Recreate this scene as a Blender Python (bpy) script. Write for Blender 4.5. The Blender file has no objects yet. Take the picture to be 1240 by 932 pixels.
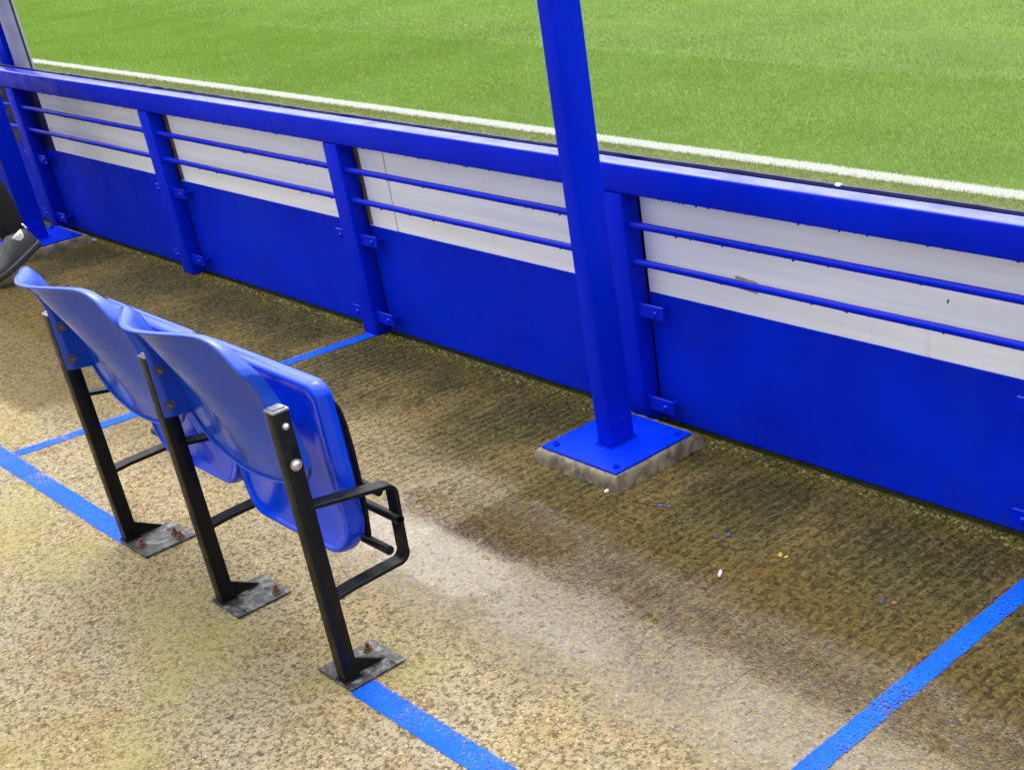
import bpy, bmesh, math, random
import numpy as np
from mathutils import Vector, Matrix
random.seed(7); rng = np.random.default_rng(11)
PI = math.pi
scene = bpy.context.scene
C = scene.collection

# ------------------------------------------------------------------ helpers
def link(o, parent=None):
    C.objects.link(o)
    if parent: o.parent = parent
    return o
def tag(o, label=None, cat=None, group=None, kind=None):
    if label: o['label'] = label
    if cat: o['category'] = cat
    if group: o['group'] = group
    if kind: o['kind'] = kind
    return o
def empty(name, loc=(0,0,0), label=None, cat=None, group=None):
    o = bpy.data.objects.new(name, None); o.empty_display_size = .05
    o.location = loc; link(o); return tag(o, label, cat, group)
class MB:
    """collects shapes into one bmesh, built as one object"""
    def __init__(self): self.bm = bmesh.new()
    def box(self, x0,x1,y0,y1,z0,z1):
        v = [self.bm.verts.new((x,y,z)) for x in (x0,x1) for y in (y0,y1) for z in (z0,z1)]
        for f in ((0,1,3,2),(4,6,7,5),(0,4,5,1),(2,3,7,6),(0,2,6,4),(1,5,7,3)):
            self.bm.faces.new([v[i] for i in f])
        return self
    def prism(self, poly, a0, a1, axis):
        """poly: list of 2d points in the plane normal to axis, extruded a0..a1"""
        def P(p, a):
            return {'x':(a,p[0],p[1]),'y':(p[0],a,p[1]),'z':(p[0],p[1],a)}[axis]
        b = [self.bm.verts.new(P(p,a0)) for p in poly]; t = [self.bm.verts.new(P(p,a1)) for p in poly]
        n = len(poly)
        self.bm.faces.new(b[::-1]); self.bm.faces.new(t)
        for i in range(n): self.bm.faces.new((b[i],b[(i+1)%n],t[(i+1)%n],t[i]))
        return self
    def tube(self, pts, r, seg=12, cap=True, radii=None):
        pts = [Vector(p) for p in pts]; rings=[]; up=None
        for i,p in enumerate(pts):
            d = (pts[min(i+1,len(pts)-1)]-pts[max(i-1,0)]).normalized()
            if up is None: up = Vector((0,0,1)) if abs(d.z)<.9 else Vector((1,0,0))
            s = d.cross(up).normalized(); u = s.cross(d).normalized(); up = u
            rr = radii[i] if radii else r
            rings.append([self.bm.verts.new(p+rr*(math.cos(2*PI*k/seg)*s+math.sin(2*PI*k/seg)*u)) for k in range(seg)])
        for a,b in zip(rings,rings[1:]):
            for k in range(seg): self.bm.faces.new((a[k],a[(k+1)%seg],b[(k+1)%seg],b[k]))
        if cap: self.bm.faces.new(rings[0][::-1]); self.bm.faces.new(rings[-1])
        return self
    def pipe_end(self, p, d, r, rin, depth, seg=16):
        """hollow mouth: ring face plus inner wall and bottom"""
        p=Vector(p); d=Vector(d).normalized(); s=d.orthogonal().normalized(); u=d.cross(s)
        def ring(c,rr): return [self.bm.verts.new(c+rr*(math.cos(2*PI*k/seg)*s+math.sin(2*PI*k/seg)*u)) for k in range(seg)]
        A=ring(p,r); B=ring(p,rin); Cc=ring(p-d*depth,rin)
        for X,Y in ((A,B),(B,Cc)):
            for k in range(seg): self.bm.faces.new((X[k],X[(k+1)%seg],Y[(k+1)%seg],Y[k]))
        self.bm.faces.new(Cc)
        return self
    def dome(self, c, n, r, h, seg=12, rings=4):
        c=Vector(c); n=Vector(n).normalized(); s=n.orthogonal().normalized(); u=n.cross(s); prev=None
        for i in range(rings):
            a=i/rings*PI/2
            R=[self.bm.verts.new(c+n*h*math.sin(a)+r*math.cos(a)*(math.cos(2*PI*k/seg)*s+math.sin(2*PI*k/seg)*u)) for k in range(seg)]
            if prev:
                for k in range(seg): self.bm.faces.new((prev[k],prev[(k+1)%seg],R[(k+1)%seg],R[k]))
            prev=R
        top=self.bm.verts.new(c+n*h)
        for k in range(seg): self.bm.faces.new((prev[k],prev[(k+1)%seg],top))
        return self
    def cyl(self, c, n, r, h, seg=12):
        c=Vector(c); n=Vector(n).normalized(); return self.tube([c,c+n*h],r,seg)
    def bevel(self, w, seg=2, ang=40):
        self.bm.normal_update()
        es=[e for e in self.bm.edges if len(e.link_faces)==2 and e.calc_face_angle(0)>math.radians(ang)]
        bmesh.ops.bevel(self.bm, geom=es, offset=w, segments=seg, affect='EDGES', profile=.5, clamp_overlap=True)
        return self
    def build(self, name, mat, parent=None, smooth=35):
        bmesh.ops.recalc_face_normals(self.bm, faces=self.bm.faces[:])
        me=bpy.data.meshes.new(name); self.bm.to_mesh(me); self.bm.free()
        if mat: me.materials.append(mat)
        if smooth:
            me.shade_smooth(); me.set_sharp_from_angle(angle=math.radians(smooth))
        return link(bpy.data.objects.new(name, me), parent)

# ------------------------------------------------------------------ node materials
class NT:
    def __init__(self, name):
        self.m=bpy.data.materials.new(name); self.m.use_nodes=True
        self.n=self.m.node_tree.nodes; self.l=self.m.node_tree.links
        self.b=self.n['Principled BSDF']; self.out=self.n['Material Output']
        self._tc=None
    def add(self, t, **k):
        n=self.n.new(t)
        for a,v in k.items(): setattr(n,a,v)
        return n
    def put(self, sock, v):
        if isinstance(v, bpy.types.NodeSocket): self.l.new(v, sock)
        elif v is not None:
            if hasattr(sock,'default_value'):
                try: sock.default_value=v
                except Exception: sock.default_value=(*v,1)
    @property
    def P(self):
        if not self._tc: self._tc=self.add('ShaderNodeTexCoord')
        return self._tc.outputs['Object']
    def geo(self): return self.add('ShaderNodeNewGeometry').outputs['Position']
    def sep(self, v):
        s=self.add('ShaderNodeSeparateXYZ'); self.l.new(v,s.inputs[0]); return s.outputs
    def map(self, v, scale=(1,1,1), loc=(0,0,0), rot=(0,0,0)):
        m=self.add('ShaderNodeMapping'); self.l.new(v,m.inputs[0])
        m.inputs['Scale'].default_value=scale; m.inputs['Location'].default_value=loc; m.inputs['Rotation'].default_value=rot
        return m.outputs[0]
    def noise(self, v, scale, detail=4, rough=.55, dist=0, col=False):
        t=self.add('ShaderNodeTexNoise'); self.l.new(v,t.inputs['Vector'])
        t.inputs['Scale'].default_value=scale; t.inputs['Detail'].default_value=detail; t.inputs['Roughness'].default_value=rough; t.inputs['Distortion'].default_value=dist
        return t.outputs['Color' if col else 'Fac']
    def vor(self, v, scale, feature='F1', out='Distance', rnd=1):
        t=self.add('ShaderNodeTexVoronoi', feature=feature); self.l.new(v,t.inputs['Vector'])
        t.inputs['Scale'].default_value=scale; t.inputs['Randomness'].default_value=rnd
        return t.outputs[out]
    def math(self, op, a, b=None, c=None, clamp=False):
        n=self.add('ShaderNodeMath', operation=op, use_clamp=clamp)
        for i,x in enumerate((a,b,c)):
            if x is not None: self.put(n.inputs[i], x)
        return n.outputs[0]
    def ramp(self, v, a, b, to0=0., to1=1., smooth=True):
        n=self.add('ShaderNodeMapRange', interpolation_type='SMOOTHSTEP' if smooth else 'LINEAR')
        self.put(n.inputs[0],v)
        for i,x in zip((1,2,3,4),(a,b,to0,to1)): self.put(n.inputs[i],x)
        return n.outputs[0]
    def mix(self, f, a, b, mode='MIX'):
        n=self.add('ShaderNodeMix', data_type='RGBA', blend_type=mode)
        self.put(n.inputs[0],f)
        for s,x in ((n.inputs[6],a),(n.inputs[7],b)):
            if isinstance(x,bpy.types.NodeSocket): self.l.new(x,s)
            else: s.default_value=(*x,1) if len(x)==3 else x
        return n.outputs[2]
    def mul(self, a, b, c=None):
        r=self.math('MULTIPLY',a,b)
        return r if c is None else self.math('MULTIPLY',r,c)
    def bump(self, h, strength, dist, normal=None):
        n=self.add('ShaderNodeBump'); self.l.new(h,n.inputs['Height'])
        self.put(n.inputs['Strength'],strength); n.inputs['Distance'].default_value=dist
        if normal: self.l.new(normal,n.inputs['Normal'])
        return n.outputs[0]
    def set(self, **k):
        for a,v in k.items():
            self.put(self.b.inputs[a.replace('_',' ')], (*v,1) if isinstance(v,tuple) and len(v)==3 else v)
        return self

def paint(name, col, col2, rough=.3, bumps=.25, specks=.5, spec=.5, fine=900, dirt=(.01,.012,.05),wettop=False,mud=False):
    t=NT(name); P=t.geo()
    n1=t.noise(P,3,5,.6); n2=t.noise(P,60,4,.6)
    c=t.mix(t.ramp(n1,.3,.7),col,col2)
    # old spatter: tiny pale and dark flecks, of the paint itself
    v=t.vor(P,55,out='Distance'); s=t.math('LESS_THAN',v,.075)
    rn=t.noise(P,7,2); s=t.mul(s,t.math('GREATER_THAN',rn,1-.5*specks))
    c=t.mix(t.mul(s,.45),c,(.12,.2,.5))
    d=t.ramp(t.noise(P,9,6,.7),.62,.8); c=t.mix(t.mul(d,.55),c,dirt)
    r=t.ramp(t.noise(P,14,5,.6),.3,.75,rough*.7,rough*1.5)
    h=t.noise(P,fine,2,.5); h2=t.noise(P,45,5,.6); h3=t.noise(P,14,2)
    b=t.bump(h,bumps*.35,.0006); b=t.bump(h2,bumps,.0012,b); b=t.bump(h3,bumps,.002,b)
    t.set(Base_Color=c,Roughness=r,Normal=b,Specular_IOR_Level=spec)
    if mud:         # splashed silt and scuffs low down on the sheets
        zz=t.sep(P)[2]; sp=t.ramp(t.noise(t.map(P,(1,1,.7)),38,6,.75),.5,.66)
        low=t.mul(t.ramp(zz,.13,.01),sp); c2=t.mix(t.mul(low,.4),c,(.02,.025,.08))
        sc=t.mul(t.math('GREATER_THAN',t.noise(t.map(P,(3,1,60),rot=(0,.25,0)),1.6,4,.8),.72),t.math('GREATER_THAN',t.noise(P,5,2),.52)); c2=t.mix(t.mul(sc,.35),c2,(.10,.16,.5))
        fade=t.ramp(t.noise(t.map(P,(1,1,.25)),4,5,.65),.5,.75); c2=t.mix(t.mul(fade,.3),c2,(.004,.03,.36))
        t.set(Base_Color=c2)
    if wettop:      # rain water lying on the upward faces
        nz=t.sep(t.add('ShaderNodeNewGeometry').outputs['True Normal'])[2]; up=t.ramp(nz,.5,.9)
        film=t.mul(up,t.ramp(t.noise(t.map(P,(6,30,1)),1,5,.65),.3,.6,.3,.85))
        t.set(Coat_Weight=film,Coat_Roughness=.12,Coat_IOR=1.3,Specular_IOR_Level=t.ramp(up,0,1,spec,.3))
        dr=t.bump(t.ramp(t.vor(P,120),.0,.5,1,0),t.mul(up,.25),.002); t.put(t.b.inputs['Coat Normal'],dr)
    return t.m
M={}
M['blue']=paint('barrier_blue_paint',(.0002,.013,.50),(.0002,.010,.42),.36,.28,.5,.06,wettop=True)
M['post_blue']=paint('post_blue_paint',(.0002,.015,.54),(.0002,.012,.46),.36,.4,.8,.06)
M['plate_blue']=paint('plate_blue_paint',(.0005,.026,.6),(.0004,.018,.5),.4,.3,.6,.06)
M['sheet_blue']=paint('sheet_blue_paint',(.0005,.017,.52),(.0004,.012,.42),.5,.3,.7,.05,mud=True)
M['navy']=paint('navy_paint',(.002,.004,.075),(.002,.003,.05),.5,.4,.6,.3)

def m_white():
    t=NT('white_board_paint'); P=t.geo()
    str_=t.noise(t.map(P,(1.5,1,42)),1,5,.6)            # brushed along the board
    c=t.mix(t.ramp(str_,.3,.7),(.75,.745,.74),(.85,.845,.835))
    blot=t.ramp(t.noise(P,5,5,.65),.55,.8); c=t.mix(t.mul(blot,.3),c,(.6,.59,.585))
    run=t.mul(t.ramp(t.noise(t.map(P,(34,1,1.2)),1,4,.7),.6,.76),t.ramp(t.noise(P,3,3),.42,.6)); c=t.mix(t.mul(run,.35),c,(.42,.38,.36))
    v=t.vor(t.map(P,(1,1,.55)),17); spot=t.mul(t.math('LESS_THAN',v,t.ramp(t.noise(P,40,2),.35,.75,.02,.1)),t.math('GREATER_THAN',t.noise(P,6,2),.53))
    c=t.mix(spot,c,(.09,.075,.08))
    b=t.bump(str_,.15,.001)
    t.set(Base_Color=c,Roughness=.45,Normal=b,Specular_IOR_Level=.35); return t.m
M['white']=m_white()

def m_rust_edge():
    t=NT('brown_stained_board'); P=t.geo()
    c=t.mix(t.ramp(t.noise(P,30,5,.7),.3,.7),(.06,.035,.02),(.16,.1,.07))
    t.set(Base_Color=c,Roughness=.7); return t.m
M['stain']=m_rust_edge()

def m_plastic(name,a,b,rough,spec=.3,coat=.1):
    t=NT(name); P=t.P
    n=t.noise(P,9,5,.6); c=t.mix(t.ramp(n,.3,.7),a,b)
    sc=t.noise(t.map(P,(9,9,3),rot=(.3,.5,.2)),22,6,.75); chalk=t.ramp(sc,.6,.78)
    c=t.mix(t.mul(chalk,.16),c,(.06,.12,.5))
    r=t.ramp(t.noise(P,20,5,.65),.3,.75,rough*.7,rough*1.7)
    bb=t.bump(t.noise(P,500,2),.06,.0006); bb=t.bump(t.noise(P,10,3),.25,.004,bb)
    t.set(Base_Color=c,Roughness=r,Normal=bb,Specular_IOR_Level=spec,Coat_Weight=coat,Coat_Roughness=.08); return t.m
M['seat_back']=m_plastic('seat_back_plastic',(.0035,.052,.44),(.0025,.040,.37),.27,.38,.2)
M['seat_pan']=m_plastic('seat_pan_plastic',(.0008,.042,.56),(.0006,.033,.48),.13,.28,.2)

def m_black():
    t=NT('black_paint'); P=t.geo()
    c=t.mix(t.ramp(t.noise(P,60,5,.65),.45,.75),(.003,.003,.0032),(.009,.009,.010))
    v=t.math('LESS_THAN',t.vor(P,130),.1); c=t.mix(t.mul(v,t.math('GREATER_THAN',t.noise(P,12,2),.6)),c,(.09,.085,.08))
    b=t.bump(t.noise(P,300,3),.3,.0006)
    t.set(Base_Color=c,Roughness=t.ramp(t.noise(P,25,4),.3,.7,.3,.55),Normal=b,Specular_IOR_Level=.2); return t.m
M['black']=m_black()
def m_plate():
    t=NT('worn_black_plate'); P=t.geo()
    n=t.noise(P,38,6,.72)
    c=t.mix(t.mul(t.ramp(n,.45,.66),.65),(.010,.010,.011),(.2,.19,.19))
    c=t.mix(t.ramp(t.noise(P,70,4,.6),.62,.72),c,(.09,.035,.015))
    b=t.bump(n,.6,.0015)
    t.set(Base_Color=c,Roughness=.5,Normal=b); return t.m
M['plate']=m_plate()
def m_simple(name,col,rough,metal=0,nscale=40,amt=.35,bump=.2,spec=.5):
    t=NT(name); P=t.geo()
    c2=tuple(min(1,x*(1+amt)) for x in col); c1=tuple(x*(1-amt) for x in col)
    c=t.mix(t.ramp(t.noise(P,nscale,5,.65),.3,.7),c1,c2)
    t.set(Base_Color=c,Roughness=rough,Metallic=metal,Normal=t.bump(t.noise(P,nscale*3,4),bump,.001),Specular_IOR_Level=spec); return t.m
M['rust']=m_simple('rusty_steel',(.085,.032,.014),.75,0,180,.6)
M['zinc']=m_simple('zinc_plated_steel',(.62,.61,.58),.3,.9,150,.2)
M['darkzinc']=m_simple('dull_washer_steel',(.16,.16,.17),.4,.7,150,.3)
M['cap']=m_simple('grey_plastic_cap',(.17,.175,.19),.3,0,90,.3)
M['hole']=m_simple('dark_hole',(.006,.006,.006),.8)
M['cast']=m_simple('cast_concrete',(.115,.095,.062),.85,0,22,.55,1.)
M['galv']=m_simple('pale_grey_pole_paint',(.24,.24,.38),.3,.1,12,.12,.1)
M['rubber']=m_simple('black_rubber',(.01,.012,.012),.6)
M['trouser']=m_simple('black_trouser_cloth',(.006,.006,.007),.85,0,300,.3,.5,.2)
M['jacket']=m_simple('black_jacket_cloth',(.012,.012,.014),.8,0,200,.3,.4,.2)
M['skin']=m_simple('skin',(.5,.3,.22),.5,0,30,.1,.1)
M['hair']=m_simple('dark_brown_hair',(.03,.018,.01),.6,0,200,.4,.6)
M['shoe']=m_simple('charcoal_mesh_shoe',(.022,.023,.026),.55,0,420,.5,.5)
M['sole']=m_simple('dark_rubber_sole',(.028,.028,.031),.5,0,60,.3,.3)
M['sock']=m_simple('white_sock',(.7,.7,.7),.9)
M['lace']=m_simple('grey_lace',(.1,.1,.11),.7)
M['paper']=m_simple('wet_white_paper',(.3,.3,.33),.5)
M['yellow']=m_simple('yellow_petal',(.27,.2,.015),.6)
M['red']=m_simple('red_fragment',(.15,.05,.035),.6)
M['bluechip']=m_simple('blue_paint_chip',(.02,.07,.5),.5)
M['silver']=m_simple('crumpled_dark_wrapper',(.03,.03,.045),.4)
M['tape']=m_simple('old_tape',(.34,.31,.23),.55,0,60,.25)
M['stone']=m_simple('pale_stone',(.5,.48,.44),.8)

def m_wet():
    t=NT('wet_blue_pole_paint'); P=t.geo()
    c=t.mix(t.ramp(t.noise(P,6,4),.3,.7),(.001,.012,.3),(.001,.009,.22))
    t.set(Base_Color=c,Roughness=.22,Specular_IOR_Level=.5,Coat_Weight=1.,Coat_Roughness=.06,Coat_IOR=1.7,Normal=t.bump(t.noise(P,40,3),.15,.001)); return t.m
M['wet_blue']=m_wet()
def m_floor():
    t=NT('wet_stained_concrete'); P=t.geo(); X,Y,Z=t.sep(P)
    wn=t.noise(P,2.2,6,.6); wn2=t.noise(P,7,5,.65); wn3=t.noise(P,30,4,.6)
    Yw=t.math('ADD',Y,t.mul(t.math('SUBTRACT',wn,.5),.5))
    # aggregate: mortar with fine grit, pits and a few stones
    vcol=t.vor(P,230,out='Color'); vr=t.sep(vcol)[0]; vg=t.sep(vcol)[1]
    vcol2=t.vor(P,75,out='Color'); v2=t.sep(vcol2)[0]; v2d=t.vor(P,75,out='Distance')
    grit=t.noise(P,95,7,.78); grit2=t.noise(P,44,5,.7)
    v3c=t.vor(P,105,out='Color'); v3=t.sep(v3c)[0]; v3d=t.vor(P,105,out='Distance'); gm=t.math('ADD',t.mul(vr,.35),t.mul(v3,.65))
    base=t.mix(t.ramp(wn,.32,.68),(.26,.203,.106),(.255,.217,.147))
    base=t.mix(t.mul(t.ramp(wn2,.48,.72),.6),base,(.185,.125,.055))
    base=t.mix(t.mul(t.ramp(t.noise(P,3.1,6,.7),.56,.72),.5),base,(.15,.072,.023))
    gg=t.mul(t.ramp(grit,.36,.63,.36,1.45),t.ramp(grit2,.34,.62,.55,1.22)); gg=t.mul(gg,t.ramp(gm,.1,.9,.52,1.45,False))
    base=t.mix(1,base,t.mix(gg,(0,0,0),(1,1,1)),'MULTIPLY')
    base=t.mix(t.mul(t.math('GREATER_THAN',vg,.972),.7),base,(.42,.34,.21))
    base=t.mix(t.mul(t.math('LESS_THAN',vg,.05),.7),base,(.04,.028,.015))
    peb=t.mul(t.math('GREATER_THAN',v2,.9),t.math('LESS_THAN',v2d,.33))
    base=t.mix(t.mul(peb,.75),base,t.mix(t.sep(vcol2)[1],(.42,.32,.17),(.25,.2,.16)))
    pit=t.mul(t.ramp(t.noise(P,60,3,.6),.34,.27),t.ramp(wn3,.4,.6)); base=t.mix(t.mul(pit,.8),base,(.03,.022,.011))
    # yellow-green algae film, in patches on the open floor
    alg=t.mul(t.ramp(t.noise(P,1.9,4,.6),.46,.66),t.ramp(Yw,1.35,.95)); 
    base=t.mix(t.mul(alg,.5),base,t.mix(vr,(.16,.145,.03),(.28,.25,.08)))
    # brown silt stain and black-green moss towards the barrier foot, with painted-in reflections
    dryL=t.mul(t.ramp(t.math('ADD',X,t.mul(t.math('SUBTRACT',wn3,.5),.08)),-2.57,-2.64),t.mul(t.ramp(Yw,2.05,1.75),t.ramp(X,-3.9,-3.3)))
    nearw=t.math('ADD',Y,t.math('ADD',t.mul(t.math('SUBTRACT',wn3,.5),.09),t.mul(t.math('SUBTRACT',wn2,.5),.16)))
    silt=t.mul(t.mul(t.ramp(Yw,1.15,1.45),t.ramp(nearw,1.56,1.62,.62,1.)),t.ramp(dryL,0,1,1,.4)); base=t.mix(t.mul(silt,.85),base,t.mix(gm,(.010,.006,.001),(.125,.086,.020)))  # silt thinned on the near side: sky reflection painted into the colour
    refl_darkL=t.mul(t.mul(t.ramp(X,-4.42,-4.52),t.ramp(nearw,1.2,1.26)),t.ramp(Yw,2.1,1.7))  # dark reflection of the standing person, painted into the floor colour
    refl_dark=t.mul(t.mul(t.ramp(nearw,1.575,1.615),t.ramp(Yw,2.15,1.8)),t.ramp(t.math('ADD',X,t.mul(t.math('SUBTRACT',wn3,.5),.1)),-2.64,-2.57))  # barrier's dark mirror image painted in, up to the rail's reflected edge
    refl_dark=t.math('MAXIMUM',refl_dark,refl_darkL)
    base=t.mix(t.mul(refl_dark,.55),base,t.mix(gm,(.010,.0055,.0006),(.085,.054,.010)))
    mossn=t.noise(t.map(P,(2.6,1.3,1)),1.6,6,.68)
    moss=t.mul(t.ramp(Yw,1.65,2.2),t.ramp(mossn,.37,.55))
    base=t.mix(t.mul(moss,.9),base,t.mix(gm,(.003,.004,.0015),(.062,.058,.018)))
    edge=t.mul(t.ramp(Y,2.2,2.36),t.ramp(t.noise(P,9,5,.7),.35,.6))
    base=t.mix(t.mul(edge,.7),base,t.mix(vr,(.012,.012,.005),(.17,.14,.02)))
    # broom ridges square to the barrier, worn away further back
    Pr=t.map(P,(1,.3,1)); rd=t.noise(P,3.5,4,.6)
    rx=t.math('ADD',X,t.mul(t.math('SUBTRACT',rd,.5),.055)); rx=t.math('ADD',rx,t.mul(t.math('SUBTRACT',t.noise(t.map(P,(1,.4,1)),26,4,.65),.5),.024))
    ridge=t.math('SINE',t.mul(rx,2*PI/.034)); ridge=t.math('ADD',ridge,t.mul(t.math('SINE',t.mul(rx,2*PI/.0137)),.45))
    broken=t.ramp(t.noise(t.map(P,(60,34,1)),1,4,.75),.43,.57)
    rmask=t.mul(t.ramp(Yw,1.25,1.8),t.ramp(wn,.3,.55,.45,1.)); ridge=t.mul(t.mul(ridge,rmask),broken)
    groove=t.mul(t.ramp(ridge,-.1,-.8),.5); base=t.mix(groove,base,(.014,.011,.004)); crest=t.mul(t.ramp(ridge,.3,1.1),.3); base=t.mix(crest,base,(.2,.155,.065))
    # water film lying over the worn strip, one shallow puddle in it
    Xw=t.math('ADD',X,t.mul(t.math('SUBTRACT',wn2,.5),.25)); Yz=t.math('ADD',Y,t.mul(t.math('SUBTRACT',wn2,.5),.22))
    film=t.mul(t.mul(t.ramp(Yz,1.20,1.46),t.ramp(Yz,1.86,1.66)),t.mul(t.ramp(Xw,-3.0,-2.75),t.ramp(t.noise(P,3.4,6,.68),.30,.44)))
    film=t.math('MAXIMUM',film,t.mul(t.ramp(t.noise(P,1.3,6,.62),.57,.68),t.mul(t.ramp(X,-3.6,-4.0),.8)))
    pud=t.mul(t.mul(t.ramp(Yz,1.34,1.44),t.ramp(Yz,1.88,1.74)),t.mul(t.ramp(Xw,-2.95,-2.78),t.ramp(Xw,-2.05,-2.4)))
    pud=t.mul(pud,t.ramp(wn3,.30,.42)); dryg=t.ramp(t.math('ADD',t.mul(grit,.62),t.mul(grit2,.38)),.56,.50); film=t.mul(film,t.ramp(dryg,0,1,.12,1.)); pud=t.mul(pud,t.ramp(dryg,0,.35,.25,1.)); wet=t.math('MAXIMUM',film,pud)
    base=t.mix(t.mul(wet,.42),base,t.mix(vr,(.013,.008,.001),(.045,.028,.005)))
    gr=t.math('ADD',t.mul(vr,.25),t.mul(grit,1.4))
    hgt=t.math('ADD',t.mul(gr,.0034),t.math('ADD',t.mul(ridge,.0018),t.math('ADD',t.mul(wn3,.003),t.math('ADD',t.mul(grit2,.006),t.mul(t.ramp(v3d,.1,.6,1,0),.0022)))))
    flat=t.mul(t.ramp(pud,.2,.9,1,.10),t.ramp(wet,0,1,1,.11)); 
    b=t.bump(hgt,t.mul(flat,.85),1.0)
    rough=t.ramp(wet,0,1,.62,.07); rough=t.ramp(pud,.2,.8,rough,.05); rough=t.math('ADD',rough,t.mul(t.math('SUBTRACT',vg,.5),.18))
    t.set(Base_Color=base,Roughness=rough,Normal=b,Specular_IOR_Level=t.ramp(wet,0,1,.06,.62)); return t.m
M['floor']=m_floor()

def m_line(half):
    """painted stripe; local x along, y across; worn through at the edges and in chips"""
    t=NT('blue_floor_paint'); P=t.P; G=t.geo(); x,y,z=t.sep(P)
    n=t.noise(P,26,5,.65); n2=t.noise(P,120,4,.65)
    c=t.mix(t.ramp(t.noise(P,5,4),.35,.65),(.0005,.05,.66),(.001,.085,.82))
    c=t.mix(t.mul(t.ramp(n2,.5,.7),.3),c,(.01,.14,.85)); c=t.mix(t.mul(t.ramp(t.noise(P,60,4,.7),.6,.7),.7),c,(.004,.02,.2)); c=t.mix(t.mul(t.ramp(t.noise(P,11,6,.75),.5,.72),.45),c,(.02,.035,.16))
    ed=t.math('ADD',t.math('ABSOLUTE',y),t.math('ADD',t.mul(t.math('SUBTRACT',n,.5),.009),t.mul(t.math('SUBTRACT',n2,.5),.010)))
    solid=t.math('LESS_THAN',ed,half)
    chips=t.math('LESS_THAN',t.math('ADD',t.mul(t.noise(P,150,4,.7),.8),t.mul(t.noise(P,5,3),.45)),.685)
    a=t.mul(solid,chips)
    vr=t.sep(t.vor(G,150,out='Color'))[0]
    b=t.bump(t.math('ADD',t.mul(vr,.55),t.noise(G,190,3)),.6,.002)
    t.set(Base_Color=c,Roughness=.42,Normal=b,Alpha=a,Specular_IOR_Level=.1); return t.m

def m_turf():
    t=NT('pitch_turf'); P=t.geo(); X,Y,Z=t.sep(P)
    n=t.noise(P,1.1,5,.6); f=t.noise(P,90,4,.7)
    c=t.mix(t.ramp(n,.3,.7),(.08,.14,.02),(.115,.18,.03))
    c=t.mix(1,c,t.mix(t.ramp(f,.25,.75),(.45,.45,.4),(1.35,1.35,1.2)),'MULTIPLY')
    strip=t.mul(t.ramp(Y,4.95,4.75),.8); c=t.mix(strip,c,t.mix(t.ramp(t.noise(P,14,4,.7),.35,.65),(.12,.115,.045),(.11,.15,.04)))
    ch=t.mul(t.math('GREATER_THAN',Y,4.876),t.math('LESS_THAN',Y,4.972)); c=t.mix(ch,c,(.66,.67,.64))
    t.set(Base_Color=c,Roughness=.8,Normal=t.bump(f,1,.02),Specular_IOR_Level=.2); return t.m
M['turf']=m_turf()
def m_blade():
    t=NT('grass_blade'); P=t.geo(); X,Y,Z=t.sep(P)
    at=t.add('ShaderNodeAttribute',attribute_name='rnd').outputs['Fac']
    n=t.noise(P,.9,5,.6); n2=t.noise(P,7,4,.6)
    c=t.mix(at,(.17,.29,.045),(.255,.395,.08))
    band=t.ramp(t.math('SINE',t.mul(Y,2*PI/5.2)),-.25,.25); c=t.mix(t.mul(band,.22),c,(.115,.215,.022))
    c=t.mix(t.mul(t.ramp(n,.38,.66),.5),c,(.135,.235,.022)); c=t.mix(t.mul(t.ramp(n2,.5,.75),.35),c,(.2,.27,.085))
    dry=t.mul(t.ramp(Y,5.02,4.84),t.ramp(t.math('ADD',t.mul(n2,.6),t.mul(at,.4)),.35,.6,.25,1.)); c=t.mix(dry,c,t.mix(at,(.12,.145,.04),(.25,.23,.10)))
    w=t.add('ShaderNodeAttribute',attribute_name='chalk').outputs['Fac']
    c=t.mix(w,c,t.mix(at,(.50,.52,.47),(.72,.73,.70)))
    d=t.add('ShaderNodeBsdfDiffuse'); t.put(d.inputs[0],c)
    tr=t.add('ShaderNodeBsdfTranslucent'); t.put(tr.inputs[0],c)
    mx=t.add('ShaderNodeMixShader'); mx.inputs[0].default_value=.35
    t.l.new(d.outputs[0],mx.inputs[1]); t.l.new(tr.outputs[0],mx.inputs[2])
    gl=t.add('ShaderNodeBsdfGlossy'); gl.inputs['Roughness'].default_value=.38
    m2=t.add('ShaderNodeMixShader'); m2.inputs[0].default_value=.02
    t.l.new(mx.outputs[0],m2.inputs[1]); t.l.new(gl.outputs[0],m2.inputs[2]); t.l.new(m2.outputs[0],t.out.inputs[0])
    return t.m
M['blade']=m_blade()
M['moss']=m_simple('moss_and_silt',(.12,.10,.02),.9,0,60,.8,1)

# ------------------------------------------------------------------ setting: floor, lines, pitch
FY=2.385
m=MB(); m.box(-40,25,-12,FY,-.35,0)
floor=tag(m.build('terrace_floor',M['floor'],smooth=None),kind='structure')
# pitch ground with a fine near sheet
m=MB(); m.box(-160,60,FY+.035,110,-.36,-.012)
pitch=tag(m.build('pitch',M['turf'],smooth=None),kind='structure')
m=MB(); m.box(-40,25,FY,FY+.035,-.35,-.05)
tag(m.build('drain_channel',M['hole'],smooth=None),kind='structure')

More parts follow.
